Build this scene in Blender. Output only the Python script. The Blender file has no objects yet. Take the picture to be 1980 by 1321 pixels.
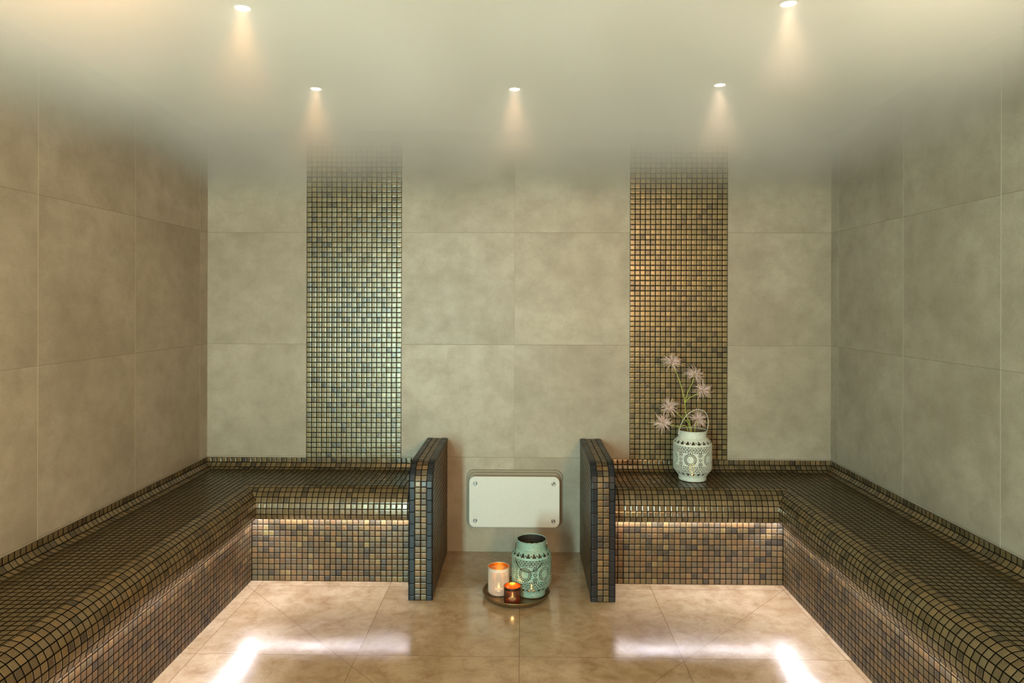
import bpy, math, random
from mathutils import Vector, Matrix
random.seed(7)
PI = math.pi
S = bpy.context.scene
COL = S.collection
P = 0.0266                     # mosaic pitch
XL, XR, YB, YF, ZC = -1.676, 1.621, 3.61, -0.60, 2.225   # room faces

# ------------------------------------------------------------------ helpers
class MB:
    def __init__(s): s.v = []; s.f = []; s.uv = []; s.mi = []; s.sm = []
    def face(s, pts, uvs=None, mat=0, smooth=False):
        b = len(s.v); s.v += [tuple(p) for p in pts]
        s.f.append(list(range(b, b + len(pts))))
        s.uv.append(uvs or [(0, 0)] * len(pts)); s.mi.append(mat); s.sm.append(smooth)
    def grid(s, rows, uvs=None, mat=0, smooth=True, close=False, keep=None):
        b = len(s.v); nr, nc = len(rows), len(rows[0])
        for r in rows: s.v += [tuple(p) for p in r]
        for i in range(nr - 1):
            for j in range(nc if close else nc - 1):
                if keep and not keep(i, j): continue
                k = (j + 1) % nc
                s.f.append([b + i*nc + j, b + i*nc + k, b + (i+1)*nc + k, b + (i+1)*nc + j])
                s.uv.append([uvs[i][j], uvs[i][j+1], uvs[i+1][j+1], uvs[i+1][j]] if uvs else [(0, 0)]*4)
                s.mi.append(mat); s.sm.append(smooth)
    def cap(s, ring, mat=0, smooth=False):
        s.face(ring, mat=mat, smooth=smooth)
    def box(s, x0, x1, y0, y1, z0, z1, mat=0):
        c = [(x0,y0,z0),(x1,y0,z0),(x1,y1,z0),(x0,y1,z0),(x0,y0,z1),(x1,y0,z1),(x1,y1,z1),(x0,y1,z1)]
        for q in ((0,3,2,1),(4,5,6,7),(0,1,5,4),(1,2,6,5),(2,3,7,6),(3,0,4,7)):
            s.face([c[i] for i in q], mat=mat)
    def lathe(s, prof, n=64, c=(0,0,0), mat=0, smooth=True):
        rows = [[(c[0]+r*math.cos(2*PI*j/n), c[1]+r*math.sin(2*PI*j/n), c[2]+z) for j in range(n)] for r, z in prof]
        s.grid(rows, mat=mat, smooth=smooth, close=True)
    def tube(s, pts, rad, n=8, mat=0, caps=True):
        pts = [Vector(p) for p in pts]; m = len(pts)
        rs = rad if isinstance(rad, (list, tuple)) else [rad]*m
        up = Vector((0, 0, 1)); rows = []; pn = None
        for i, p in enumerate(pts):
            t = (pts[min(i+1, m-1)] - pts[max(i-1, 0)]).normalized()
            if pn is None:
                a = up if abs(t.dot(up)) < .9 else Vector((1, 0, 0)); nrm = (a - t*a.dot(t)).normalized()
            else: nrm = (pn - t*pn.dot(t)).normalized()
            pn = nrm; bn = t.cross(nrm)
            rows.append([p + (nrm*math.cos(2*PI*j/n) + bn*math.sin(2*PI*j/n))*rs[i] for j in range(n)])
        s.grid(rows, mat=mat, close=True)
        if caps: s.cap(rows[0][::-1], mat); s.cap(rows[-1], mat)
    def build(s, name, mats, parent=None, weld=False):
        me = bpy.data.meshes.new(name); me.from_pydata(s.v, [], s.f)
        uvl = me.uv_layers.new(name='UVMap')
        flat = [c for f in s.uv for uv in f for c in uv]
        uvl.data.foreach_set('uv', flat)
        me.polygons.foreach_set('material_index', s.mi)
        me.polygons.foreach_set('use_smooth', s.sm)
        for m in (mats if isinstance(mats, (list, tuple)) else [mats]): me.materials.append(m)
        me.validate(); me.update()
        o = bpy.data.objects.new(name, me); COL.objects.link(o)
        if parent: o.parent = parent
        return o

def tag(o, label, cat=None, group=None, kind=None):
    if label: o['label'] = label
    if cat: o['category'] = cat
    if group: o['group'] = group
    if kind: o['kind'] = kind
    return o
def thing(name, loc, label, cat, group=None):
    o = bpy.data.objects.new(name, None); o.empty_display_size = .05; COL.objects.link(o); o.location = loc
    return tag(o, label, cat, group)
def struct(o, label=None):
    o['kind'] = 'structure'
    if label: o['label'] = label
    return o

# ------------------------------------------------------------------ materials
class NT:
    def __init__(s, name):
        s.m = bpy.data.materials.new(name); s.m.use_nodes = True
        s.t = s.m.node_tree; s.t.nodes.clear()
        s.out = s.t.nodes.new('ShaderNodeOutputMaterial')
    def n(s, typ, ins=None, **kw):
        nd = s.t.nodes.new(typ)
        for k, v in kw.items(): setattr(nd, k, v)
        for k, v in (ins or {}).items(): s.set(nd, k, v)
        return nd
    def set(s, nd, k, v):
        sock = nd.inputs[k]
        if isinstance(v, bpy.types.NodeSocket): s.t.links.new(v, sock)
        else: sock.default_value = v
    def math(s, op, a, b=0.0, c=0.0):
        nd = s.n('ShaderNodeMath', {0: a, 1: b, 2: c}, operation=op); return nd.outputs[0]
    def vmath(s, op, a, b=(0,0,0), scale=None):
        nd = s.n('ShaderNodeVectorMath', {0: a, 1: b}, operation=op)
        if scale is not None: s.set(nd, 'Scale', scale)
        return nd.outputs['Value'] if op in ('LENGTH', 'DOT_PRODUCT', 'DISTANCE') else nd.outputs['Vector']
    def mix(s, f, a, b, bt='MIX'):
        nd = s.n('ShaderNodeMix', data_type='RGBA', blend_type=bt)
        for k, v in ((0, f), (6, a), (7, b)):
            if isinstance(v, bpy.types.NodeSocket): s.t.links.new(v, nd.inputs[k])
            else: nd.inputs[k].default_value = v if k == 0 else (*v[:3], 1)
        return nd.outputs[2]
    def ramp(s, f, stops, interp='LINEAR'):
        nd = s.n('ShaderNodeValToRGB', {0: f}); cr = nd.color_ramp; cr.interpolation = interp
        while len(cr.elements) < len(stops): cr.elements.new(.5)
        for e, (p, c) in zip(cr.elements, stops):
            e.position = p; e.color = (*c[:3], 1) if hasattr(c, '__len__') else (c, c, c, 1)
        return nd.outputs[0]
    def noise(s, vec, scale, detail=4, rough=.55, dist=0):
        nd = s.n('ShaderNodeTexNoise', {'Scale': scale, 'Detail': detail, 'Roughness': rough, 'Distortion': dist})
        if vec is not None: s.t.links.new(vec, nd.inputs['Vector'])
        return nd.outputs['Fac']
    def principled(s, **ins):
        nd = s.n('ShaderNodeBsdfPrincipled', {k.replace('_', ' '): v for k, v in ins.items()})
        s.t.links.new(nd.outputs[0], s.out.inputs['Surface']); return nd

def srgb(r, g, b):
    f = lambda c: (c/255/12.92) if c/255 <= .04045 else ((c/255+.055)/1.055)**2.4
    return (f(r), f(g), f(b), 1)

def simple(name, col, rough=.5, metal=0, **kw):
    t = NT(name)
    tc = t.n('ShaderNodeTexCoord').outputs['Object']
    nz = t.noise(tc, 60, 3)
    c = t.mix(t.math('MULTIPLY', nz, .35), col, tuple(x*.72 for x in col[:3]))
    t.principled(Base_Color=c, Roughness=rough, Metallic=metal, **kw); return t.m

def mosaic(name, stops, grout, rough=(.2, .4), metal=.35, gap=.045, tilt=.05, spec=.5, wear=.25, ior=1.5, bump=.5, grain_rough=.08):
    t = NT(name)
    uv = t.n('ShaderNodeUVMap').outputs[0]
    cell = t.vmath('FLOOR', uv); fr = t.vmath('FRACTION', uv)
    wn = t.n('ShaderNodeTexWhiteNoise', {'Vector': cell}, noise_dimensions='3D')
    wn2 = t.n('ShaderNodeTexWhiteNoise', {'Vector': t.vmath('ADD', cell, (17.3, 5.1, 9.7))}, noise_dimensions='3D')
    d = t.vmath('ABSOLUTE', t.vmath('SUBTRACT', fr, (.5, .5, .5)))
    sx = t.n('ShaderNodeSeparateXYZ', {0: d})
    m = t.math('MAXIMUM', sx.outputs[0], sx.outputs[1])                 # 0 centre .. .5 edge
    gm = t.math('GREATER_THAN', m, .5 - gap)
    obj = t.n('ShaderNodeTexCoord').outputs['Object']
    drift = t.noise(obj, 3.0, 3)
    idx = t.math('ADD', t.math('MULTIPLY', wn.outputs['Value'], .9), t.math('MULTIPLY', t.math('SUBTRACT', drift, .4), .5))
    base = t.ramp(idx, stops)
    grain = t.noise(obj, 260, 4, .65)
    base = t.mix(t.math('MULTIPLY', t.ramp(grain, [(.35, 0), (.75, 1)]), wear), base, (.02, .018, .014))
    col = t.mix(gm, base, grout)
    rg = t.math('MULTIPLY_ADD', wn2.outputs['Value'], rough[1]-rough[0], rough[0])
    rg = t.math('MULTIPLY_ADD', grain, grain_rough, rg)
    rgh = t.n('ShaderNodeMix', {0: gm, 2: rg, 3: .8}).outputs[0]
    met = t.math('MULTIPLY', t.math('SUBTRACT', 1.0, gm), metal)
    # every tile sits a little askew
    geo = t.n('ShaderNodeNewGeometry')
    off = t.vmath('SCALE', t.vmath('SUBTRACT', wn2.outputs['Color'], (.5, .5, .5)), scale=tilt)
    nrm = t.vmath('NORMALIZE', t.vmath('ADD', geo.outputs['Normal'], off))
    hgt = t.ramp(m, [(0, 1), (.5-gap*2.6, .94), (.5-gap*.9, .1), (.5, 0)])
    hgt = t.math('ADD', hgt, t.math('MULTIPLY', grain, .10))
    bp = t.n('ShaderNodeBump', {'Strength': bump, 'Distance': .0022, 'Height': hgt, 'Normal': nrm})
    t.principled(Base_Color=col, Roughness=rgh, Metallic=met, Normal=bp.outputs[0], Specular_IOR_Level=t.math('MULTIPLY', t.math('SUBTRACT', 1.0, gm), spec), IOR=ior)
    return t.m

slate = [(0, srgb(44, 39, 34)), (.14, srgb(66, 56, 43)), (.24, srgb(88, 73, 48)), (.38, srgb(98, 75, 50)), (.5, srgb(100, 84, 54)), (.62, srgb(84, 75, 60)), (.75, srgb(104, 80, 52)), (.88, srgb(112, 86, 54)), (1, srgb(122, 106, 68))]
M = {}
M['mosaic'] = mosaic('bronze_slate_mosaic', slate, srgb(16, 14, 11), rough=(.28, .35), metal=.2, gap=.065, tilt=.035)
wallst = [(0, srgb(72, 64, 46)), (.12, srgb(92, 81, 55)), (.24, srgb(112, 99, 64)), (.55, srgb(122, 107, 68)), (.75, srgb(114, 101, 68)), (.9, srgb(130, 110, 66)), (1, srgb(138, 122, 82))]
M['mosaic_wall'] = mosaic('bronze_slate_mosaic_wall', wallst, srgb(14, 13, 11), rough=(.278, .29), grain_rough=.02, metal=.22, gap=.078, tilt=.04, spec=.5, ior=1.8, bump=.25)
seatst = [(0, srgb(62, 53, 36)), (.15, srgb(80, 68, 43)), (.5, srgb(90, 77, 48)), (.8, srgb(86, 75, 50)), (1, srgb(98, 82, 50))]
M['mosaic_seat'] = mosaic('bronze_slate_mosaic_seat', seatst, srgb(10, 9, 7), rough=(.11, .17), metal=.1, gap=.07, tilt=.022, bump=.4, spec=.5)
nosest = [(0, srgb(70, 62, 48)), (.15, srgb(92, 78, 54)), (.5, srgb(116, 98, 64)), (.8, srgb(110, 96, 70)), (1, srgb(128, 104, 66))]
M['mosaic_nose'] = mosaic('bronze_slate_mosaic_nose', nosest, srgb(12, 11, 8), rough=(.15, .20), metal=.3, gap=.068, tilt=.03, spec=.5, ior=1.8)
M['edge'] = mosaic('blue_black_edge_tile', [(0, srgb(12, 16, 20)), (.5, srgb(18, 24, 30)), (1, srgb(28, 33, 38))], srgb(6, 6, 6), rough=(.28, .35), metal=.0, spec=.28, gap=.022, tilt=.02, wear=.1)

def concrete(name, a, b, dark):
    t = NT(name)
    uv = t.n('ShaderNodeUVMap').outputs[0]
    big = t.noise(uv, 1.6, 6, .6, .4)
    mid = t.noise(uv, 9, 8, .7)
    fine = t.noise(uv, 130, 4, .7)
    c = t.mix(t.ramp(big, [(.32, 0), (.68, 1)]), a, b)
    c = t.mix(t.math('MULTIPLY', t.ramp(mid, [(.40, 0), (.75, 1)]), .42), c, dark)
    c = t.mix(t.math('MULTIPLY', t.ramp(fine, [(.45, 0), (.8, 1)]), .28), c, dark)
    vn = t.n('ShaderNodeTexVoronoi', {'Vector': uv, 'Scale': 55.0})
    pit = t.math('LESS_THAN', vn.outputs['Distance'], .035)
    c = t.mix(t.math('MULTIPLY', pit, .5), c, (.08, .065, .05))
    bp = t.n('ShaderNodeBump', {'Strength': .12, 'Distance': .002, 'Height': t.math('ADD', mid, fine)})
    t.principled(Base_Color=c, Roughness=t.math('MULTIPLY_ADD', mid, .25, .34), Normal=bp.outputs[0], Specular_IOR_Level=.4)
    return t.m
M['concrete'] = concrete('taupe_concrete_tile', srgb(172, 163, 146), srgb(146, 136, 118), srgb(110, 99, 82))
M['grout_light'] = simple('pale_grout', srgb(205, 198, 178), .8)
M['grout_dark'] = simple('brown_grout', srgb(122, 110, 88), .8)
M['ceiling'] = simple('warm_white_ceiling', srgb(204, 188, 158), .7)

def floor_mat():
    t = NT('wet_beige_floor_tile')
    pos = t.n('ShaderNodeNewGeometry').outputs['Position']
    sp = t.n('ShaderNodeSeparateXYZ', {0: pos}); x, y = sp.outputs[0], sp.outputs[1]
    def lines(v, off, per, w=.0010):
        a = t.math('ABSOLUTE', t.math('SUBTRACT', t.math('FRACT', t.math('DIVIDE', t.math('SUBTRACT', v, off - per/2), per)), .5))
        return t.math('LESS_THAN', a, w/per)
    g = t.math('MAXIMUM', lines(y, 3.157, .615), lines(x, -.008, .606))
    # diagonal falls to the drain
    ax = t.math('ABSOLUTE', t.math('ADD', x, .037))
    dg = t.math('ABSOLUTE', t.math('SUBTRACT', t.math('ADD', t.math('MULTIPLY', ax, 1.0), t.math('MULTIPLY', y, -.955)), -1.775))
    dg = t.math('MULTIPLY', t.math('LESS_THAN', dg, .0011), t.math('GREATER_THAN', y, 1.86))
    g = t.math('MAXIMUM', g, dg)
    cx = t.math('FLOOR', t.math('DIVIDE', t.math('ADD', x, .008), .606)); cy = t.math('FLOOR', t.math('DIVIDE', t.math('SUBTRACT', y, 3.157), .615))
    cell = t.n('ShaderNodeCombineXYZ', {0: cx, 1: cy}).outputs[0]
    p2 = t.vmath('ADD', pos, t.vmath('SCALE', cell, scale=7.7))
    big = t.noise(p2, 2.2, 7, .62, .6); mid = t.noise(p2, 14, 7, .7, .3); fine = t.noise(p2, 120, 4, .7)
    c = t.mix(t.ramp(big, [(.3, 0), (.7, 1)]), srgb(178, 158, 130), srgb(142, 119, 87))
    c = t.mix(t.math('MULTIPLY', t.ramp(mid, [(.42, 0), (.66, 1)]), .62), c, srgb(124, 94, 62))
    c = t.mix(t.math('MULTIPLY', t.ramp(fine, [(.5, 0), (.75, 1)]), .3), c, srgb(112, 84, 56))
    c = t.mix(g, c, srgb(104, 76, 52))
    wet = t.ramp(t.noise(pos, 3.1, 5, .6, .4), [(.36, .10), (.64, .20)])
    rg = t.math('ADD', wet, t.math('MULTIPLY', fine, .04))
    bp = t.n('ShaderNodeBump', {'Strength': .16, 'Distance': .002, 'Height': t.math('ADD', t.math('MULTIPLY', mid, 1.0), t.math('MULTIPLY', g, -.6))})
    t.principled(Base_Color=c, Roughness=rg, Normal=bp.outputs[0], Specular_IOR_Level=.6, Coat_Weight=.15, Coat_Roughness=.10)
    return t.m
M['floor'] = floor_mat()

def emit(name, col, st):
    t = NT(name); e = t.n('ShaderNodeEmission', {'Color': col, 'Strength': st})
    t.t.links.new(e.outputs[0], t.out.inputs['Surface']); return t.m
M['led'] = emit('led_strip_glow', (.87, .87, 1, 1), 118)
M['lamp'] = emit('downlight_lens_glow', (1, .86, .62, 1), 45)
M['flame'] = emit('candle_flame_glow', (1, .52, .14, 1), 3.5)
M['white_plastic'] = simple('white_enamel_panel', srgb(204, 206, 200), .32)
M['grey_plate'] = simple('grey_backing_plate', srgb(138, 128, 108), .5)
M['screw'] = simple('steel_screw', srgb(150, 152, 150), .3, 1)
M['steel'] = simple('white_lamp_ring', srgb(200, 190, 168), .5)
M['tray'] = simple('dark_bronze_tray', srgb(122, 100, 68), .34, .65)
M['cup_white'] = simple('white_pierced_metal', srgb(206, 192, 178), .45)
M['cup_gold'] = simple('gold_lining', srgb(236, 164, 66), .28, .9)
M['cup_brown'] = simple('dark_bronze_metal', srgb(58, 38, 26), .38, .6)
M['cup_copper'] = simple('copper_lining', srgb(226, 124, 48), .28, .9)
M['wire_dark'] = simple('dark_wire', srgb(44, 42, 38), .4, .6)
M['wire_white'] = simple('white_wire', srgb(226, 222, 206), .4)
M['wax'] = simple('white_wax', srgb(240, 226, 200), .5)
M['tin'] = simple('tealight_tin', srgb(190, 186, 176), .3, .9)
M['stem'] = simple('yellow_green_stem', srgb(176, 186, 84), .5)
M['heart'] = simple('olive_flower_heart', srgb(142, 124, 86), .7)
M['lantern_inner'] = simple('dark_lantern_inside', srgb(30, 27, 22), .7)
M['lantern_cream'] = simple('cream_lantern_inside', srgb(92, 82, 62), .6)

def painted(name, a, b, rust):
    t = NT(name); o = t.n('ShaderNodeTexCoord').outputs['Object']
    big = t.noise(o, 22, 6, .65); fine = t.noise(o, 160, 5, .7)
    c = t.mix(t.ramp(big, [(.35, 0), (.65, 1)]), a, b)
    c = t.mix(t.ramp(fine, [(.52, 0), (.64, .7)]), c, rust)
    t.principled(Base_Color=c, Roughness=.5); return t.m
M['turquoise'] = painted('distressed_turquoise_paint', srgb(116, 156, 144), srgb(144, 164, 148), srgb(100, 86, 66))
M['lantern_white'] = painted('chalky_white_paint', srgb(200, 204, 194), srgb(184, 194, 184), srgb(150, 148, 128))

def petal_mat():
    t = NT('dusty_pink_petal'); o = t.n('ShaderNodeTexCoord').outputs['Object']
    c = t.mix(t.noise(o, 70, 2), srgb(238, 222, 212), srgb(206, 168, 170))
    t.principled(Base_Color=c, Roughness=.7); return t.m
M['petal'] = petal_mat()

# ------------------------------------------------------------------ room shell
def wall_tiles(name, org, ux, uy, us, vs, label, gu=.0012, gv=.0008, mats=('concrete', 'grout_light', 'grout_dark')):
    """large wall tiles: org + u*ux + v*uy; us, vs joint positions; 2 grout materials behind"""
    mb = MB(); n = ux.cross(uy).normalized()
    rnd = random.Random(name)
    for i in range(len(us)-1):
        for j in range(len(vs)-1):
            a, b, c, d = us[i]+gu, us[i+1]-gu, vs[j]+gv, vs[j+1]-gv
            ou, ov = rnd.uniform(0, 40), rnd.uniform(0, 40)
            mb.face([org+ux*a+uy*c, org+ux*b+uy*c, org+ux*b+uy*d, org+ux*a+uy*d],
                    [(a+ou, c+ov), (b+ou, c+ov), (b+ou, d+ov), (a+ou, d+ov)], 0)
    bk = org - n*.0008
    # wall body behind the tiles: grout strips upright and level, then the slab
    u0, u1, v0, v1 = us[0], us[-1], vs[0], vs[-1]
    for u in us[1:-1]:
        q = bk + n*.0004
        mb.face([q+ux*(u-gu)+uy*v0, q+ux*(u+gu)+uy*v0, q+ux*(u+gu)+uy*v1, q+ux*(u-gu)+uy*v1], mat=1)
    q0, q1 = bk, bk - n*.10
    c4 = [(u0, v0), (u1, v0), (u1, v1), (u0, v1)]
    f = [q0+ux*u+uy*v for u, v in c4]; g = [q1+ux*u+uy*v for u, v in c4]
    mb.face(f, mat=2); mb.face(g[::-1], mat=2)
    for k in range(4):
        l = (k+1) % 4; mb.face([f[k], g[k], g[l], f[l]], mat=2)
    o = mb.build(name, [M[m] for m in mats])
    return struct(o, label)
V = Vector
zj = [0, .50, 1.096, 1.689, ZC + .10]
# back wall: seen from +Y towards -Y, u = +X
wall_tiles('wall_back', V((0, YB, 0)), V((1, 0, 0)), V((0, 0, 1)), [XL-.1, -1.143, -.642, -.041, .569, 1.077, XR+.1], zj,
           'taupe concrete tiled back wall', gu=.0004, gv=.0009, mats=('concrete', 'grout_dark', 'grout_dark'))
yj = [3.526, 2.932, 2.338, 1.744, 1.15, .556, -.038, YF-.1]
wall_tiles('wall_left', V((XL, 0, 0)), V((0, 1, 0)), V((0, 0, 1)), sorted(yj+[YB]), zj, 'taupe concrete tiled left wall', gu=.0015, gv=.0008)
wall_tiles('wall_right', V((XR, 0, 0)), V((0, -1, 0)), V((0, 0, 1)), sorted(-y for y in yj+[YB]), zj, 'taupe concrete tiled right wall', gu=.0015, gv=.0008)

# front wall (behind the camera) with a tall doorway
DX0, DX1, DZ = -1.18, 1.12, 2.10
mb = MB()
for x0, x1, z0, z1 in ((XL-.1, DX0, 0, ZC+.1), (DX1, XR+.1, 0, ZC+.1), (DX0, DX1, DZ, ZC+.1)):
    mb.box(x0, x1, YF-.1, YF, z0, z1)
struct(mb.build('wall_front', M['concrete']), 'tiled wall with the doorway')
mb = MB(); mb.box(XL-.1, XR+.1, YF-.1, YB+.1, -.08, 0)
struct(mb.build('floor', M['floor']), 'wet beige tiled floor')
mb = MB(); mb.box(XL-.1, XR+.1, YF-.1, YB+.1, ZC, ZC+.08)
struct(mb.build('ceiling', M['ceiling']), 'smooth warm white ceiling')

# mosaic bands on the back wall
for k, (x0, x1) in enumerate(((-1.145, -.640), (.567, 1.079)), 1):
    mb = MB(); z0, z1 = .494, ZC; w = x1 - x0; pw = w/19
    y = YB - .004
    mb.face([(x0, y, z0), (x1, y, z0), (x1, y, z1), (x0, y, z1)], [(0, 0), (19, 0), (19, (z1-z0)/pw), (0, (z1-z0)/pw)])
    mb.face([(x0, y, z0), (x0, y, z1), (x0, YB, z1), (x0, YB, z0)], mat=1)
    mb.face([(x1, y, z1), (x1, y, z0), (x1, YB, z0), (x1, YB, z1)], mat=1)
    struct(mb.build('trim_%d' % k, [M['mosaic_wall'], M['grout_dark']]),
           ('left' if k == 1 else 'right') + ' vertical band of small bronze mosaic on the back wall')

# ------------------------------------------------------------------ benches
def bench_profile():
    """(d from wall, z) polyline, one point per tile row"""
    cove = [(.004, .494), (.004, .4675), (.021, .4472), (.0460, .4395)]
    start = (.353, .442)
    nose = [start]
    for e in (77, 58, 42, 25, 10, 0, -16):
        d, z = nose[-1]; a = math.radians(e)
        nose.append((d + P*math.sin(a), z - P*math.cos(a)))
    return cove, nose
def bench(side):
    sx = 1 if side == 'left' else -1
    xw = XL if side == 'left' else XR
    part_x = -.499 if side == 'left' else .413
    L_back = abs(part_x - xw)
    Y0 = YF + .01
    L_side = YB - Y0
    cove, nose = bench_profile()
    th = thing('tiled_bench', (xw + sx*.2, YB-.2, 0),
               'L-shaped bronze mosaic bench along the %s wall with %s' % (side, 'nothing on its seat' if side == 'left' else 'the white lantern on its seat'), 'bench')
    th_inv = Matrix.Translation(-th.location)
    def strips(pts, vs, name, mat, label=None, capd=None):
        """sweep profile pts along both legs with a mitre at the corner; vs = v coordinate (tile rows) per point"""
        mb = MB()
        for i in range(len(pts)-1):
            (d0, z0), (d1, z1) = pts[i], pts[i+1]; v0, v1 = vs[i], vs[i+1]
            # side leg: runs in Y;  (X-distance, Y-distance) in uv
            a = [(xw+sx*d0, Y0, z0), (xw+sx*d1, Y0, z1), (xw+sx*d1, YB-d1, z1), (xw+sx*d0, YB-d0, z0)]
            ua = [(v0, L_side/P), (v1, L_side/P), (v1, d1/P), (v0, d0/P)]
            b = [(xw+sx*d0, YB-d0, z0), (xw+sx*d1, YB-d1, z1), (xw+sx*L_back, YB-d1, z1), (xw+sx*L_back, YB-d0, z0)]
            ub = [(d0/P, v0), (d1/P, v1), (L_back/P, v1), (L_back/P, v0)]
            for q, u in ((a, ua), (b, ub)):
                if sx < 0: q, u = q[::-1], u[::-1]
                mb.face([V(p)-th.location for p in q], u)
        o = mb.build(name, mat, th)
        if label: o['label'] = label
        return o
    # seat: cove foot to the start of the nose, world-aligned grid
    k0 = cove[-1][0]/P
    strips(cove, [-3+i + 100 for i in range(4)], 'backsplash_trim', M['mosaic_nose'], 'coved mosaic upstand of two rows')
    strips([cove[-1], (.20, .4385), nose[0]], [k0, .20/P, nose[0][0]/P], 'seat', M['mosaic_seat'])
    kn = round(nose[0][0]/P)
    lip = nose[-1]
    strips(nose, [kn + 50 + i for i in range(len(nose))], 'front_nose', M['mosaic_nose'], 'rounded mosaic front edge')
    strips([lip, (lip[0]-.004, .332), (.398, .334)], [200.1, 200.5, 200.9], 'nose_underside', M['mosaic'])
    nr = 11
    strips([(.398, .334), (.398, 0)], [300-.334/P+13, 300+13], 'riser', M['mosaic'], 'upright mosaic front washed by white light')
    # led strip tucked under the nose
    mb = MB()
    def ledbox(x0, x1, y0, y1): mb.box(x0-th.location.x, x1-th.location.x, y0-th.location.y, y1-th.location.y, .310, .317)
    d0, d1 = .403, .413
    xs = sorted((xw+sx*d0, xw+sx*d1)); ledbox(xs[0], xs[1], Y0, YB-d1)
    xs = sorted((xw+sx*d0, xw+sx*L_back)); ledbox(xs[0], xs[1], YB-d1, YB-d0)
    o = mb.build('light_strip', M['led'], th); o['label'] = 'white glowing strip'
    return th
bench('left'); bench('right')

# ------------------------------------------------------------------ partitions
def partition(x0, side):
    w = .1064; x1 = x0 + w; yf, zt, r = 3.014, .601, .10
    cx = (x0+x1)/2
    th = thing('tiled_partition', (cx, 3.3, 0), 'low mosaic partition with rounded top corner, %s of the white wall panel' % side, 'partition')
    yb = YB
    path = [(yb, zt)]
    ntop = int(round((yb-(yf+r))/P)); step = (yb-(yf+r))/ntop
    path += [(yb - step*(i+1), zt) for i in range(ntop)]
    na = 6
    for i in range(1, na+1):
        a = PI/2*i/na; path.append((yf+r - r*math.sin(a), zt - r + r*math.cos(a)))
    nf = int(round((zt-r)/P)); stf = (zt-r)/nf
    path += [(yf, zt-r-stf*(i+1)) for i in range(nf)]
    L = th.location
    mb = MB()
    # rim: middle two columns
    e = P
    for i in range(len(path)-1):
        (ya, za), (yb_, zb) = path[i], path[i+1]
        q = [(x0+e, ya, za), (x0+e, yb_, zb), (x1-e, yb_, zb), (x1-e, ya, za)]
        mb.face([V(p)-L for p in q], [(0, i), (0, i+1), (2, i+1), (2, i)])
    for xx, fl in ((x0, False), (x1, True)):
        q = [(xx, yb, 0)] + [(xx, y, z) for y, z in path]
        uv = [(20+y/P, z/P+40) for _, y, z in q]
        if fl: q = q[::-1]; uv = uv[::-1]
        mb.face([V(p)-L for p in q], uv)
    mb.build('mosaic_body', M['mosaic'], th)
    # edge tiles: rounded strip along each side of the rim
    ns = []
    for i, (y, z) in enumerate(path):
        if i == 0 or i <= ntop: ns.append((0, 1) if i < ntop else (0, 1))
        elif i <= ntop+na: a = PI/2*(i-ntop)/na; ns.append((-math.sin(a), math.cos(a)))
        else: ns.append((-1, 0))
    vv = [0.0]
    for i in range(len(path)-1): vv.append(vv[-1] + (.5 if (i < ntop or i >= ntop+na) else .9))
    for sgn, xx in ((1, x0), (-1, x1)):
        mb = MB(); o_ = .0025
        # section (inward offset along x, height above the path); rounded outer arris, wraps down the side
        sec = [(e-.0006, -.001), (e-.0006, .0012), (.006, .0014), (.002, .0002), (-.0010, -.0035), (-.0016, -.010), (-.0002, -.0102)]
        su = [.0, .03, .55, .7, .82, .97, 1]
        rows, uvs = [], []
        for (y, z), (ny, nz), v in zip(path, ns, vv):
            rows.append([V((xx+sgn*a, y+ny*b, max(z+nz*b, 0))) - L for a, b in sec]); uvs.append([(u, v) for u in su])
        if sgn < 0: rows = [r_[::-1] for r_ in rows]; uvs = [u_[::-1] for u_ in uvs]
        mb.grid(rows, uvs, smooth=False)
        ob = mb.build('edge_tile_strip', M['edge'], th); ob['label'] = 'blue-black edge tiles'
    return th
partition(-.5005, 'left'); partition(.3065, 'right')

# ------------------------------------------------------------------ white wall panel
def rrect(cx, cz, w, h, r, n=8):
    pts = []
    for sx, sz, a0 in ((1, 1, 0), (-1, 1, PI/2), (-1, -1, PI), (1, -1, 1.5*PI)):
        for i in range(n+1):
            a = a0 + PI/2*i/n
            pts.append((cx+sx*(w/2-r)+r*math.cos(a), cz+sz*(h/2-r)+r*math.sin(a)))
    return pts
def plate(mb, cx, cz, w, h, r, y0, y1, bev=.003, mat=0):
    """rounded plate from y0 (back) to y1 (front, smaller y)"""
    secs = [(0, y0), (0, y1+bev), (bev*.3, y1+bev*.3), (bev, y1)]
    rows = [[(x, y, z) for x, z in rrect(cx, cz, w-2*i, h-2*i, max(r-i, .001))] for i, y in secs]
    mb.grid(rows, mat=mat, close=True, smooth=False)
    mb.face(rows[-1], mat=mat); mb.face(rows[0][::-1], mat=mat)
pc = (-.039, YB, .284)
th = thing('wall_panel', pc, 'white rectangular cover panel with four corner screws on the back wall', 'panel')
mb = MB(); plate(mb, 0, .004, .505, .296, .036, -.0002, -.012); mb.build('backing_plate', M['grey_plate'], th)['label'] = 'grey stepped backing plate'
mb = MB(); plate(mb, 0, .002, .485, .279, .034, -.0118, -.026); mb.build('backing_plate', M['grey_plate'], th)
mb = MB(); plate(mb, 0, 0, .440, .236, .02, -.026, -.058); mb.build('spacer_box', M['grey_plate'], th)
mb = MB(); plate(mb, 0, 0, .470, .263, .030, -.058, -.070); fplate = mb.build('front_plate', M['white_plastic'], th)
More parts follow.
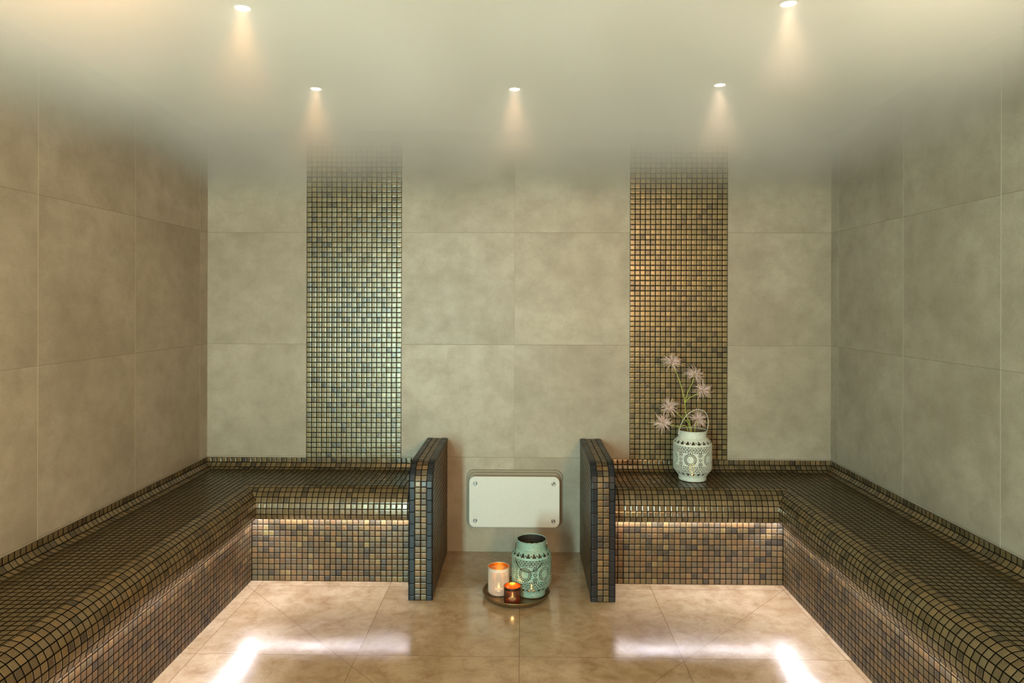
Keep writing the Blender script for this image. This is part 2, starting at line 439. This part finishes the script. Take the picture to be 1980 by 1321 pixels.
for sx in (-1, 1):
    for sz in (-1, 1):
        mb = MB(); n = 20
        rr = [(.0105, 0), (.0105, -.002), (.0085, -.0035), (.0040, -.0035), (.0036, -.0018)]
        rows = [[(sx*.2025 + r*math.cos(2*PI*j/n), -.070+y, sz*.0965 + r*math.sin(2*PI*j/n)) for j in range(n)] for r, y in rr]
        mb.grid(rows, close=True); mb.face(rows[-1])
        mb.build('screw', M['screw'], fplate)['label'] = 'steel corner screw'

# ------------------------------------------------------------------ tray, cups, lanterns, candles
TX, TY = -.024, 3.075
mb = MB()
mb.lathe([(.0, .0), (.128, .0), (.138, .004), (.148, .018), (.1525, .027), (.1515, .028), (.1490, .0265), (.1430, .017), (.134, .008), (.127, .006), (0, .006)], 96)
o = mb.build('tray', M['tray']); o.location = (TX, TY, 0)
tag(o, 'round dark bronze tray with raised rim on the floor', 'tray')
ZT = .0075

def solid(o, thick, inner=True):
    m = o.modifiers.new('wall', 'SOLIDIFY'); m.thickness = thick; m.offset = -1
    if inner: m.material_offset = 1
    return o

def tealight(x, y, z, label, energy=.35):
    t = thing('tealight', (x, y, z), label, 'candle', 'lit tealights inside the holders')
    mb = MB(); mb.lathe([(0, 0), (.0185, 0), (.0190, .014), (.0182, .014), (.0180, .002), (0, .002)], 24); mb.build('tin_cup', M['tin'], t)
    mb = MB(); mb.lathe([(.0178, .002), (.0178, .0115), (.014, .0105), (.003, .010), (0, .010)], 24); wax = mb.build('wax', M['wax'], t)
    mb = MB(); mb.tube([(0, 0, .010), (.0005, 0, .0165)], .0007, 5); mb.build('wick', M['wire_dark'], wax)
    mb = MB(); mb.lathe([(.0, .015), (.0028, .0175), (.0042, .022), (.0036, .028), (.0018, .035), (.0002, .042)], 14); mb.build('flame', M['flame'], wax)
    l = bpy.data.lights.new('candle_light', 'POINT'); l.energy = energy; l.color = (1, .55, .18); l.shadow_soft_size = .006
    lo = bpy.data.objects.new('candle_light', l); COL.objects.link(lo); lo.location = (x, y, z+.032 + .022)
    return t

def lantern(name, loc, R, H, mat, inner, label, handle):
    th = thing('lantern', loc, label, 'lantern')
    prof = [(0, .72), (.085, .72), (.10, .75), (.125, .80), (.165, .89), (.20, .96), (.235, .995), (.27, 1.0), (.60, 1.0), (.715, 1.0), (.75, .985), (.785, .94),
            (.82, .86), (.85, .78), (.87, .735), (.885, .725), (.985, .725), (1, .74)]
    def rad(h):
        for (a, ra), (b, rb) in zip(prof, prof[1:]):
            if h <= b: return ra + (rb-ra)*(h-a)/(b-a)
        return prof[-1][1]
    NT_, NH = 540, 190
    C = 2*PI*R
    def tri(u, v, w, h, up=True):        # centred triangle test
        if not up: v = -v
        t = (v + h/2)/h
        return 0 <= t <= 1 and abs(u) <= w/2*(1-t)
    def heart(u, v, s):
        u /= s; v /= s
        return (u*u + v*v - .30)**3 - u*u*v**3*1.6 < 0
    def rep(th_, n, ph=0):
        f = (th_/(2*PI)*n + ph) % 1.0 - .5
        return f*C/n
    def hole(t, h):
        z = h*H
        if h < .115 or h > .845: return False
        # trefoils low and high on the shoulders
        for hc, sg in ((.150, 1), (.790, -1)):
            dz = (h-hc)*H*1.15*(-sg)
            if abs(dz) < .0125:
                n = 20; u = rep(t, n)
                q = min(math.hypot(u, dz-.0042), math.hypot(abs(u)-.0046, dz+.0042))
                if q < .0050 or (abs(u) < .0026 and abs(dz) < .007): return True
                u = rep(t, n, .5)
                return tri(u, dz+.001, .0085, .0075, False) and dz > -.004
        if abs(h-.833) < .013: return tri(rep(t, 40), (h-.833)*H, .0095, .0054, True)
        for hc in (.2170, .2500, .2830, .640, .674, .708):
            dz = (h-hc)*H
            if abs(dz) < .0036:
                k = int(round(hc*1000/33.5)) % 2
                return tri(rep(t, 38, .5*k), dz, .0112, .0068, True) or tri(rep(t, 38, .5*k+.5), dz, .0064, .0050, False)
        if .300 < h < .625:
            n = 6; u = rep(t, n); v = (h-.462)*H
            r = math.hypot(u, v); a = math.atan2(v, u)
            if r < .0165: return False
            if .0172 < r < .0226:
                return abs(((a/(2*PI)*16) % 1)-.5) < .33
            if .0244 < r < .0308:
                f = ((a/(2*PI)*20+.5) % 1)-.5
                return (f/.40)**2 + ((r-.0276)/.0034)**2 < 1
            if r < .0325: return False
            u2 = rep(t, n, .5)
            for vc in (-.0225, .0225, 0):
                r2 = math.hypot(u2, v-vc); a2 = math.atan2(v-vc, u2)
                if vc == 0:
                    if .0034 < r2 < .0085: return abs(((a2/(2*PI)*6) % 1)-.5) < .33
                elif .0056 < r2 < .0112: return abs(((a2/(2*PI)*9) % 1)-.5) < .34
                elif r2 < .0032: return True
            if abs(abs(v)-.0352) < .0024: return abs(rep(t, 54)) < .0034
        return False
    mb = MB()
    rows = []
    for i in range(NH+1):
        h = i/NH; r = rad(h)*R
        rows.append([(r*math.cos(2*PI*j/NT_), r*math.sin(2*PI*j/NT_), h*H) for j in range(NT_)])
    mb.grid(rows, close=True, keep=lambda i, j: not hole(2*PI*(j+.5)/NT_ + .35, (i+.5)/NH))
    body = solid(mb.build('pierced_body', [mat, inner], th), .0014)
    body['label'] = 'pierced lace-pattern metal wall'
    # rolled rim and floor
    mb = MB()
    rr = .725*R
    for z, r, q, nm in ((H, rr+.001, .0022, 'rim'), (.865*H, rr+.0012, .0012, 'neck_band'), (.107*H, .765*R, .0014, 'foot_band')):
        mb = MB(); mb.tube([(r*math.cos(2*PI*j/60), r*math.sin(2*PI*j/60), z) for j in range(61)], q, 8, caps=False)
        mb.build(nm, mat, th)
    mb = MB(); n = 48
    mb.face([(.70*R*math.cos(2*PI*j/n), .70*R*math.sin(2*PI*j/n), .004) for j in range(n)]); mb.build('base', inner, th)
    # lugs and wire handle
    mb = MB()
    az, tilt, hgt, wmat, wid, rake = handle
    ca, sa = math.cos(az), math.sin(az); hz = .93*H
    lugs = [(s*(rr+.004)*ca, s*(rr+.004)*sa, hz) for s in (-1, 1)]
    for lx, ly, lz in lugs:
        mb = MB(); mb.tube([(lx*.93, ly*.93, lz-.004), (lx*1.03, ly*1.03, lz), (lx*.97, ly*.97, lz+.006)], .0022, 6)
        mb.build('handle_lug', mat, th)
    mb = MB(); pts = []
    N = 40
    for i in range(N+1):
        a = PI*i/N
        s = -math.cos(a); b = math.sin(a)
        wmul = 1 + wid*math.sin(a)
        px_, pz_ = s*(rr+.005)*wmul, b**.8*hgt
        # hinge about the lug axis by tilt (0 upright, pi/2 towards the viewer)
        ly = -pz_*math.sin(tilt); lz = pz_*math.cos(tilt)
        px_ += rake*pz_
        pts.append((px_*ca - ly*sa, px_*sa + ly*ca, hz + lz))
    mb.tube(pts, .0014, 7); mb.build('wire_handle', wmat, th)
    return th

lantern('lantern', (.045, 3.088, ZT+.002), .0895, .242, M['turquoise'], M['lantern_inner'],
        'tall turquoise pierced metal lantern on the bronze tray', (math.radians(-7), math.radians(131), .142, M['wire_dark'], .06, -.03))
tealight(.045, 3.075, ZT+.0045, 'lit tealight inside the turquoise lantern', .05)
LX, LY, LZ = .852, 3.425, .442
lantern('lantern', (LX, LY, LZ), .0945, .243, M['lantern_white'], M['lantern_cream'],
        'white pierced metal lantern holding pink flowers on the right bench', (math.radians(8), math.radians(14), .128, M['wire_white'], .02, .13))
tealight(LX-.01, LY-.03, LZ+.0045, 'lit tealight inside the white lantern', .06)

def cup(loc, r, h, outer, lining, label, pattern, nt, nh):
    th = thing('candle_holder', loc, label, 'candle holder', 'candle holders on the tray')
    mb = MB(); rows = []
    for i in range(nh+1):
        z = h*i/nh; q = 1 - .06*max(0, 1 - z/.010)**2
        rows.append([(r*q*math.cos(2*PI*j/nt), r*q*math.sin(2*PI*j/nt), z) for j in range(nt)])
    mb.grid(rows, close=True, keep=lambda i, j: not pattern(2*PI*(j+.5)/nt*r, h*(i+.5)/nh, 2*PI*r, h))
    solid(mb.build('pierced_wall', [outer, lining], th), .0010)
    mb = MB(); mb.tube([(r*math.cos(2*PI*j/60), r*math.sin(2*PI*j/60), h) for j in range(61)], .0011, 8, caps=False); mb.build('rim', outer, th)
    mb = MB(); n = 40; mb.face([(.94*r*math.cos(2*PI*j/n), .94*r*math.sin(2*PI*j/n), .002) for j in range(n)]); mb.build('base', lining, th)
    return th
def pat_dots(u, z, C, h):
    if z < .006 or z > h-.014: return False
    n = round(C/.0048); p_ = C/n; row = math.floor(z/.0042)
    du = ((u/p_ + .5*(row % 2)) % 1 - .5)*p_; dz = (z/.0042 % 1 - .5)*.0042
    return (du/.0018)**2 + (dz/.0014)**2 < 1
def pat_leaf(u, z, C, h):
    if z < .004 or z > h-.010: return False
    n = 8; p_ = C/n; du = abs((u/p_) % 1 - .5)*p_
    v = z + du*1.15                                  # chevrons opening upward
    f = (v/.0070) % 1
    if abs(f-.5) > .24: return False
    g = (du/.0042 + .5*(math.floor(v/.0070) % 2)) % 1
    return .16 < g < .84
cup((-.1035, 3.090, ZT), .0478, .118, M['cup_white'], M['cup_gold'], 'white pierced candle holder with glowing gold lining on the tray', pat_dots, 380, 150)
tealight(-.1035, 3.088, ZT+.0025, 'lit tealight inside the white candle holder', .12)
cup((-.040, 2.990, ZT), .0372, .071, M['cup_brown'], M['cup_copper'], 'small dark brown pierced candle holder with copper lining at the tray front', pat_leaf, 340, 110)
tealight(-.040, 2.990, ZT+.0025, 'lit tealight inside the small brown candle holder', .16)

# ------------------------------------------------------------------ flowers
def cr(pts, n=8):
    """Catmull-Rom through pts"""
    pts = [V(p) for p in pts]; q = [pts[0]*2-pts[1]] + pts + [pts[-1]*2-pts[-2]]; out = []
    for i in range(1, len(q)-2):
        for k in range(n):
            t = k/n; a, b, c, d = q[i-1], q[i], q[i+1], q[i+2]
            out.append(.5*((2*b) + (c-a)*t + (2*a-5*b+4*c-d)*t*t + (3*b-a-3*c+d)*t**3))
    return out + [pts[-1]]
FY = 3.40
def fp(px, py, y=FY):                         # picture point to a point in the plane of the spray
    return V(((px-1010)*y/1320, y, 1.32-(py-585)*y/1320))
def flower_head(c, axis, rnd, parent, R=.056):
    axis = axis.normalized(); a = axis.orthogonal().normalized(); b = axis.cross(a)
    mb = MB()
    n = 68
    for k in range(n):
        el = math.asin(rnd.uniform(-.42, .98)); az = rnd.uniform(0, 2*PI)
        d = (a*math.cos(az)+b*math.sin(az))*math.cos(el) + axis*math.sin(el)
        side = d.cross(axis); side = side.normalized() if side.length > .05 else a
        L = R*rnd.uniform(.72, 1.12); cu = rnd.uniform(-.5, .5); dr = rnd.uniform(-.1, .45)
        pts = []
        for i in range(7):
            t = i/6
            pts.append(c + d*L*t*(1-.12*t*t) + side*cu*L*t*t*.6 - axis*dr*L*t*t*.5 + axis.cross(side)*.15*L*math.sin(t*5+cu*6)*t)
        mb.tube([p - parent.location for p in pts], [.0006, .0009, .0010, .0010, .0009, .0007, .0003], 4, caps=False)
    head = mb.build('flower_head', M['petal'], parent)
    mb = MB(); rows = []
    for i in range(9):
        ph = PI*i/8
        rows.append([c - parent.location + (a*math.cos(2*PI*j/12)+b*math.sin(2*PI*j/12))*.0085*math.sin(ph) + axis*.0075*math.cos(ph) for j in range(12)])
    mb.grid(rows, close=True); mb.build('flower_heart', M['heart'], head)
def spray(stems, heads, label, seed):
    base = V(stems[0][0])
    th = thing('flower_stem', base, label, 'flower', 'pink flowers in the white lantern')
    rnd = random.Random(seed)
    mb = MB()
    for pts, r0, r1 in [(s[:-2], s[-2], s[-1]) for s in stems]:
        c = cr(pts); n = len(c)
        mb.tube([p-base for p in c], [r0+(r1-r0)*i/(n-1) for i in range(n)], 7)
        for k in range(2, n-3, 5):                      # little buds and nodes
            p = c[k]-base; d = V((rnd.uniform(-1, 1), rnd.uniform(-1, .3), .7)).normalized()
            mb.tube([p, p+d*.004, p+d*.0068], [.0016, .0013, .0004], 5)
    mb.build('stem', M['stem'], th)
    for c, ax in heads: flower_head(c, ax, rnd, th)
    return th
f1, f2, f3, f4, f5, f6 = fp(1298.6, 698, 3.41), fp(1342, 723.5, 3.43), fp(1357, 754, 3.37), fp(1292.5, 785, 3.37), fp(1281.5, 816, 3.35), fp(1349.5, 809, 3.38)
bot = V((LX-.012, LY-.005, LZ+.02))
j1 = fp(1323.5, 776, 3.40)
spray([[bot, fp(1336, 832, 3.42), fp(1326, 800, 3.41), j1, fp(1314, 738, 3.405), f1 + V((.004, .004, -.012)), .0022, .0013],
       [j1 - V((0, 0, .004)), fp(1329, 757, 3.41), fp(1337, 741, 3.425), f2 + V((0, .004, -.006)), .0016, .0012],
       [fp(1324, 778, 3.40), fp(1332, 768, 3.39), f3 + V((-.012, .004, -.01)), f3, .0016, .0012]],
      [(f1, V((-.15, -.75, .6))), (f2, V((.1, -.6, .75))), (f3, V((.5, -.75, .35)))],
      'tall branching pink flower stem with three spiky heads standing in the white lantern', 3)
spray([[bot + V((.02, -.01, 0)), fp(1333, 826, 3.40), fp(1320, 808, 3.39), fp(1306, 795, 3.38), f4 + V((.004, .004, -.003)), .0015, .0011]],
      [(f4, V((-.35, -.75, .5)))], 'pink spiky flower leaning left, upper of the two left heads', 5)
spray([[bot + V((.02, .012, 0)), fp(1329, 829, 3.39), fp(1312, 824, 3.375), fp(1297, 820, 3.36), f5 + V((.004, .004, -.001)), .0015, .0011]],
      [(f5, V((-.55, -.8, .2)))], 'pink spiky flower hanging left over the rim, lowest of the heads', 8)
spray([[bot + V((.02, .0, .0)), fp(1343, 830, 3.40), fp(1344.5, 822, 3.39), f6 + V((0, .004, -.004)), .0014, .0011]],
      [(f6, V((.1, -.8, .45)))], 'short pink spiky flower framed by the white wire handle', 11)

# ------------------------------------------------------------------ ceiling lights
def downlight(x, y, label, col, energy, cone=66):
    th = thing('ceiling_light', (x, y, ZC), label, 'ceiling light', 'recessed ceiling spotlights')
    mb = MB(); mb.lathe([(.021, -.0005), (.023, -.004), (.034, -.003), (.036, 0)], 40); mb.build('trim_ring', M['steel'], th)
    mb = MB(); n = 32; mb.lathe([(.0212, -.0012), (.015, -.0022), (.001, -.0026)], n); mb.face([(.001*math.cos(2*PI*j/n), .001*math.sin(2*PI*j/n), -.0026) for j in range(n)][::-1])
    mb.build('lens', M['lamp'], th)['label'] = 'glowing lens'
    l = bpy.data.lights.new('downlight', 'SPOT'); l.energy = energy; l.color = col; l.spot_size = math.radians(cone); l.spot_blend = 1; l.shadow_soft_size = .024
    lo = bpy.data.objects.new('downlight', l); COL.objects.link(lo); lo.location = (x, y, ZC-.012)
    return th
WL, WM, WR = (1, .50, .20), (1, .60, .32), (1, .66, .40)
downlight(-.862, 2.085, 'recessed spotlight nearest the viewer on the left', WL, 9)
downlight(.80, 2.07, 'recessed spotlight at the top edge on the right', WR, 10)
downlight(-.877, 2.88, 'recessed spotlight above the left mosaic band', WL, 9)
downlight(-.035, 2.89, 'recessed spotlight in the middle of the back row', WM, 10)
downlight(.815, 2.84, 'recessed spotlight above the right mosaic band', WR, 11)

downlight(-.87, 1.28, 'recessed spotlight further forward on the left', (1, .46, .17), 62, 118)
downlight(.81, 1.28, 'recessed spotlight further forward on the right', (1, .84, .52), 28, 118)
# daylight through the doorway, an unseen warm lamp and an added fill
def area(name, loc, rot, sx, sy, energy, col):
    l = bpy.data.lights.new(name, 'AREA'); l.shape = 'RECTANGLE'; l.size = sx; l.size_y = sy; l.energy = energy; l.color = col
    o = bpy.data.objects.new(name, l); COL.objects.link(o); o.location = loc; o.rotation_euler = rot; return o
area('doorway_daylight', (-.98, YF-.35, .95), (PI/2, 0, -.45), .20, 1.4, 128, (.64, 1, .93))
area('warm_front_lamp', (1.04, YF-.35, 1.62), (PI/2, 0, .62), .45, .7, 82, (1, .53, .23))  # unseen warm light from the front right, aimed at the left wall
area('front_fill', (-.2, YF-.6, 1.35), (PI/2, 0, 0), 1.6, 1.2, 24, (1, .84, .62))  # broad fill added behind the camera for general frontal brightness

# ------------------------------------------------------------------ steam
def steam_mat():
    t = NT('rising_steam')
    pos = t.n('ShaderNodeNewGeometry').outputs['Position']
    z = t.n('ShaderNodeSeparateXYZ', {0: pos}).outputs[2]
    nz = t.noise(pos, 1.7, 2, .5, .3)
    zz = t.math('ADD', z, t.math('MULTIPLY', t.math('SUBTRACT', nz, .5), .28))
    k = t.math('DIVIDE', t.math('SUBTRACT', zz, 1.84), .36)
    k = t.math('POWER', t.math('MAXIMUM', k, 0.0), 1.5)
    dn = t.math('MULTIPLY', k, 4.2)
    vs = t.n('ShaderNodeVolumeScatter', {'Color': (.97, .94, .875, 1), 'Density': dn, 'Anisotropy': .15})
    t.t.links.new(vs.outputs[0], t.out.inputs['Volume'])
    t.m.cycles.homogeneous_volume = False
    return t.m
mb = MB(); mb.box(XL+.002, XR-.002, YF+.002, YB-.006, 1.70, ZC-.0008)
o = mb.build('steam', steam_mat()); tag(o, 'pale steam gathered under the ceiling, hiding the top of the walls', 'steam', kind='stuff')

# ------------------------------------------------------------------ world, camera, view
w = bpy.data.worlds.new('world'); S.world = w; w.use_nodes = True
w.node_tree.nodes['Background'].inputs[0].default_value = (.5, .75, .65, 1)
w.node_tree.nodes['Background'].inputs[1].default_value = .05
cam = bpy.data.cameras.new('camera'); co = bpy.data.objects.new('camera', cam); COL.objects.link(co)
cam.sensor_width = 36; cam.lens = 36*1320/1980
th = 20/1320
co.location = (0, 0, 1.32); co.rotation_euler = (PI/2, -.0028, th)
cam.shift_y = -(660.5-585)/1980
cam.clip_start = .02
S.camera = co
S.view_settings.view_transform = 'Standard'; S.view_settings.look = 'None'; S.view_settings.gamma = 1; S.view_settings.exposure = .06
S.view_settings.use_curve_mapping = False
c = S.cycles
c.max_bounces = 10; c.diffuse_bounces = 5; c.glossy_bounces = 5; c.transmission_bounces = 4; c.volume_bounces = 3; c.transparent_max_bounces = 8
c.sample_clamp_indirect = 6; c.volume_step_rate = 3; c.caustics_reflective = False; c.caustics_refractive = False
